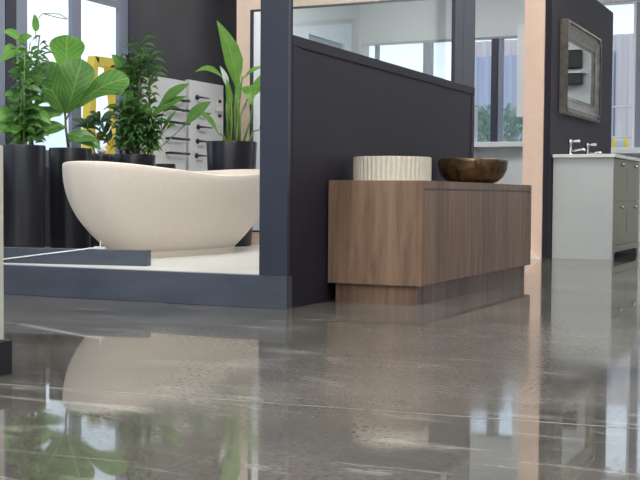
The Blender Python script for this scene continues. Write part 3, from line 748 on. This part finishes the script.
# P4: dracaena
r = root_plant('dracaena', 'dense dracaena with curled dark leaves in a wide black pot behind the bathtub', 'potted plant', -4.69, 6.90)
planter(r, .152, .655)
bm = new(); canes = []
for (x, y, h) in ((.03, 0, .67), (-.05, .03, .58), (.10, .04, .60), (.0, -.05, .28), (.12, -.02, .22), (-.03, .06, .56), (-.09, -.02, .30)):
    p = [(x, y, .63), (x*1.1, y, .63 + h*.5), (x*1.0 + .01, y, .63 + h)]; canes.append(p); tube(bm, p, .009, 8, .007)
obj('canes', bm, M_cane, r, True)
bm = new()
for p in canes:
    A, Bp = Vector(p[0]), Vector(p[2])
    for k in range(64):
        t = .12 + .88 * k / 51; c = A.lerp(Bp, t); a = k * 2.4
        d = Vector((cos(a), sin(a), rnd(.1, .7))).normalized(); L = rnd(.09, .13) * (1.35 if t > .85 else .85)
        tip = c + d * L; tip.z -= rnd(.0, .07)
        leaf(bm, c, tip, rnd(.026, .042), (d.x*.3, -.6 + d.y*.3, .8), (0, 0, .035), 'lance', cols=2)
obj('foliage', bm, M_drac, r)
bm = new()
for b, t, wd, pf in (((.175, -.03, 1.00), (.394, -.05, 1.165), .085, 'lance'), ((.11, -.03, .92), (.375, -.06, 1.075), .075, 'lance'), ((.20, 0, .955), (.323, -.02, .99), .035, 'lance'), ((.19, 0, .80), (.30, -.02, .97), .03, 'lance'),
                     ((.366, -.02, .869), (.545, -.04, 1.04), .10, 'lance'), ((-.018, 0, 1.126), (-.06, -.03, .95), .07, 'oval'), ((-.05, 0, 1.22), (-.16, -.03, 1.36), .09, 'heart'), ((.23, 0, .84), (.30, -.02, .86), .035, 'lance')):
    leaf(bm, b, t, wd, (-.4, -1, .5), (0, -.01, .02), pf, cols=4)
tube(bm, [(.06, 0, .64), (.12, 0, .8), (.175, -.02, 1.0)], .004, 6); tube(bm, [(.05, 0, .64), (.20, 0, .72), (.366, -.02, .875)], .004, 6); tube(bm, [(.12, 0, .8), (.11, -.02, .92)], .004, 6); tube(bm, [(.05, 0, .64), (.15, 0, .74), (.19, 0, .80), (.2, 0, .955)], .004, 6)
tube(bm, [(-.02, 0, .64), (-.05, 0, .9), (-.03, 0, 1.13), (-.05, 0, 1.22)], .004, 6)
tube(bm, [(.15, 0, .74), (.23, 0, .84)], .003, 6)
tag(obj('broad_leaves', bm, M_fiddle, r), 'broad mid green leaves on thin stalks')

# P5: strelitzia
r = root_plant('potted_strelitzia', 'tall strelitzia with upright green leaves in a rounded black pot by the navy post', 'potted plant', -4.15, 7.36)
planter(r, .186, .76, .80)
bm = new()
ST = [((.03, 0, .74), (.02, 0, 1.0), (.031, 0, 1.21)), ((.0, .02, .74), (-.02, 0, 1.0), (-.049, 0, 1.217)), ((-.02, -.02, .74), (-.04, 0, 1.0), (-.034, 0, 1.17)),
      ((.06, 0, .74), (.06, 0, .95), (.126, 0, 1.10)), ((.05, .03, .74), (.05, 0, 1.0), (.075, 0, 1.24)), ((.08, 0, .74), (.13, 0, .9), (.155, 0, 1.09)), ((-.03, .0, .74), (-.06, 0, .8), (-.091, 0, .82)),
      ((.12, .0, .74), (.16, 0, .84), (.2, 0, .85)), ((-.01, -.04, .74), (.0, 0, .9), (-.005, 0, 1.05)), ((.02, .05, .74), (.04, 0, 1.0), (.04, 0, 1.2)), ((-.04, .04, .74), (-.03, 0, .95), (-.03, 0, 1.12))]
for s in ST: tube(bm, s, .009, 8, .005)
obj('stalks', bm, M_stem, r, True)
SL = [((.031, 0, 1.15), (-.112, -.03, 1.635), .155, (.55, -1, .1), (.035, 0, 0), 'lance'),
      ((-.049, 0, 1.20), (-.268, -.06, 1.255), .075, (.0, -.8, .9), (0, 0, .055), 'lance'),
      ((.126, 0, 1.17), (.14, -.10, 1.02), .12, (-.2, -1, .3), (0, -.03, .02), 'heart'),
      ((.075, 0, 1.21), (.24, -.04, 1.30), .05, (0, -.8, .9), (0, 0, .03), 'lance'),
      ((.155, 0, 1.09), (.235, -.03, 1.27), .075, (-.2, -1, .1), (0, 0, 0), 'lance'),
      ((-.091, 0, .80), (-.25, -.05, .965), .055, (0, -.8, .9), (0, 0, .045), 'lance'),
      ((.2, 0, .85), (.26, -.04, .92), .04, (0, -.8, .5), (0, 0, .02), 'lance'),
      ((-.005, 0, 1.0), (-.04, -.03, 1.22), .05, (.3, -1, 0), (0, 0, 0), 'lance'),
      ((.04, 0, 1.05), (.055, -.02, 1.22), .05, (-.3, -1, 0), (0, 0, 0), 'lance')]
for b, t, wd, fc, bw, pf in SL:
    bm = new(); leaf(bm, b, t, wd, fc, bw, pf, .2, .012, cols=6); obj('leaf', bm, M_strel, r)
bm = new(); leaf(bm, (-.034, 0, 1.15), (-.09, -.03, 1.31), .045, (.2, -1, .1), (.01, 0, 0), 'lance', .5); obj('spathe', bm, M_spathe, r)
# P6: small pot beside the dracaena
r = thing('small_black_pot', 'small black pot squeezed between the dracaena pot and the display board', 'pot', (-4.68, 7.30, PT-.004), .6)
planter(r, .075, .60)
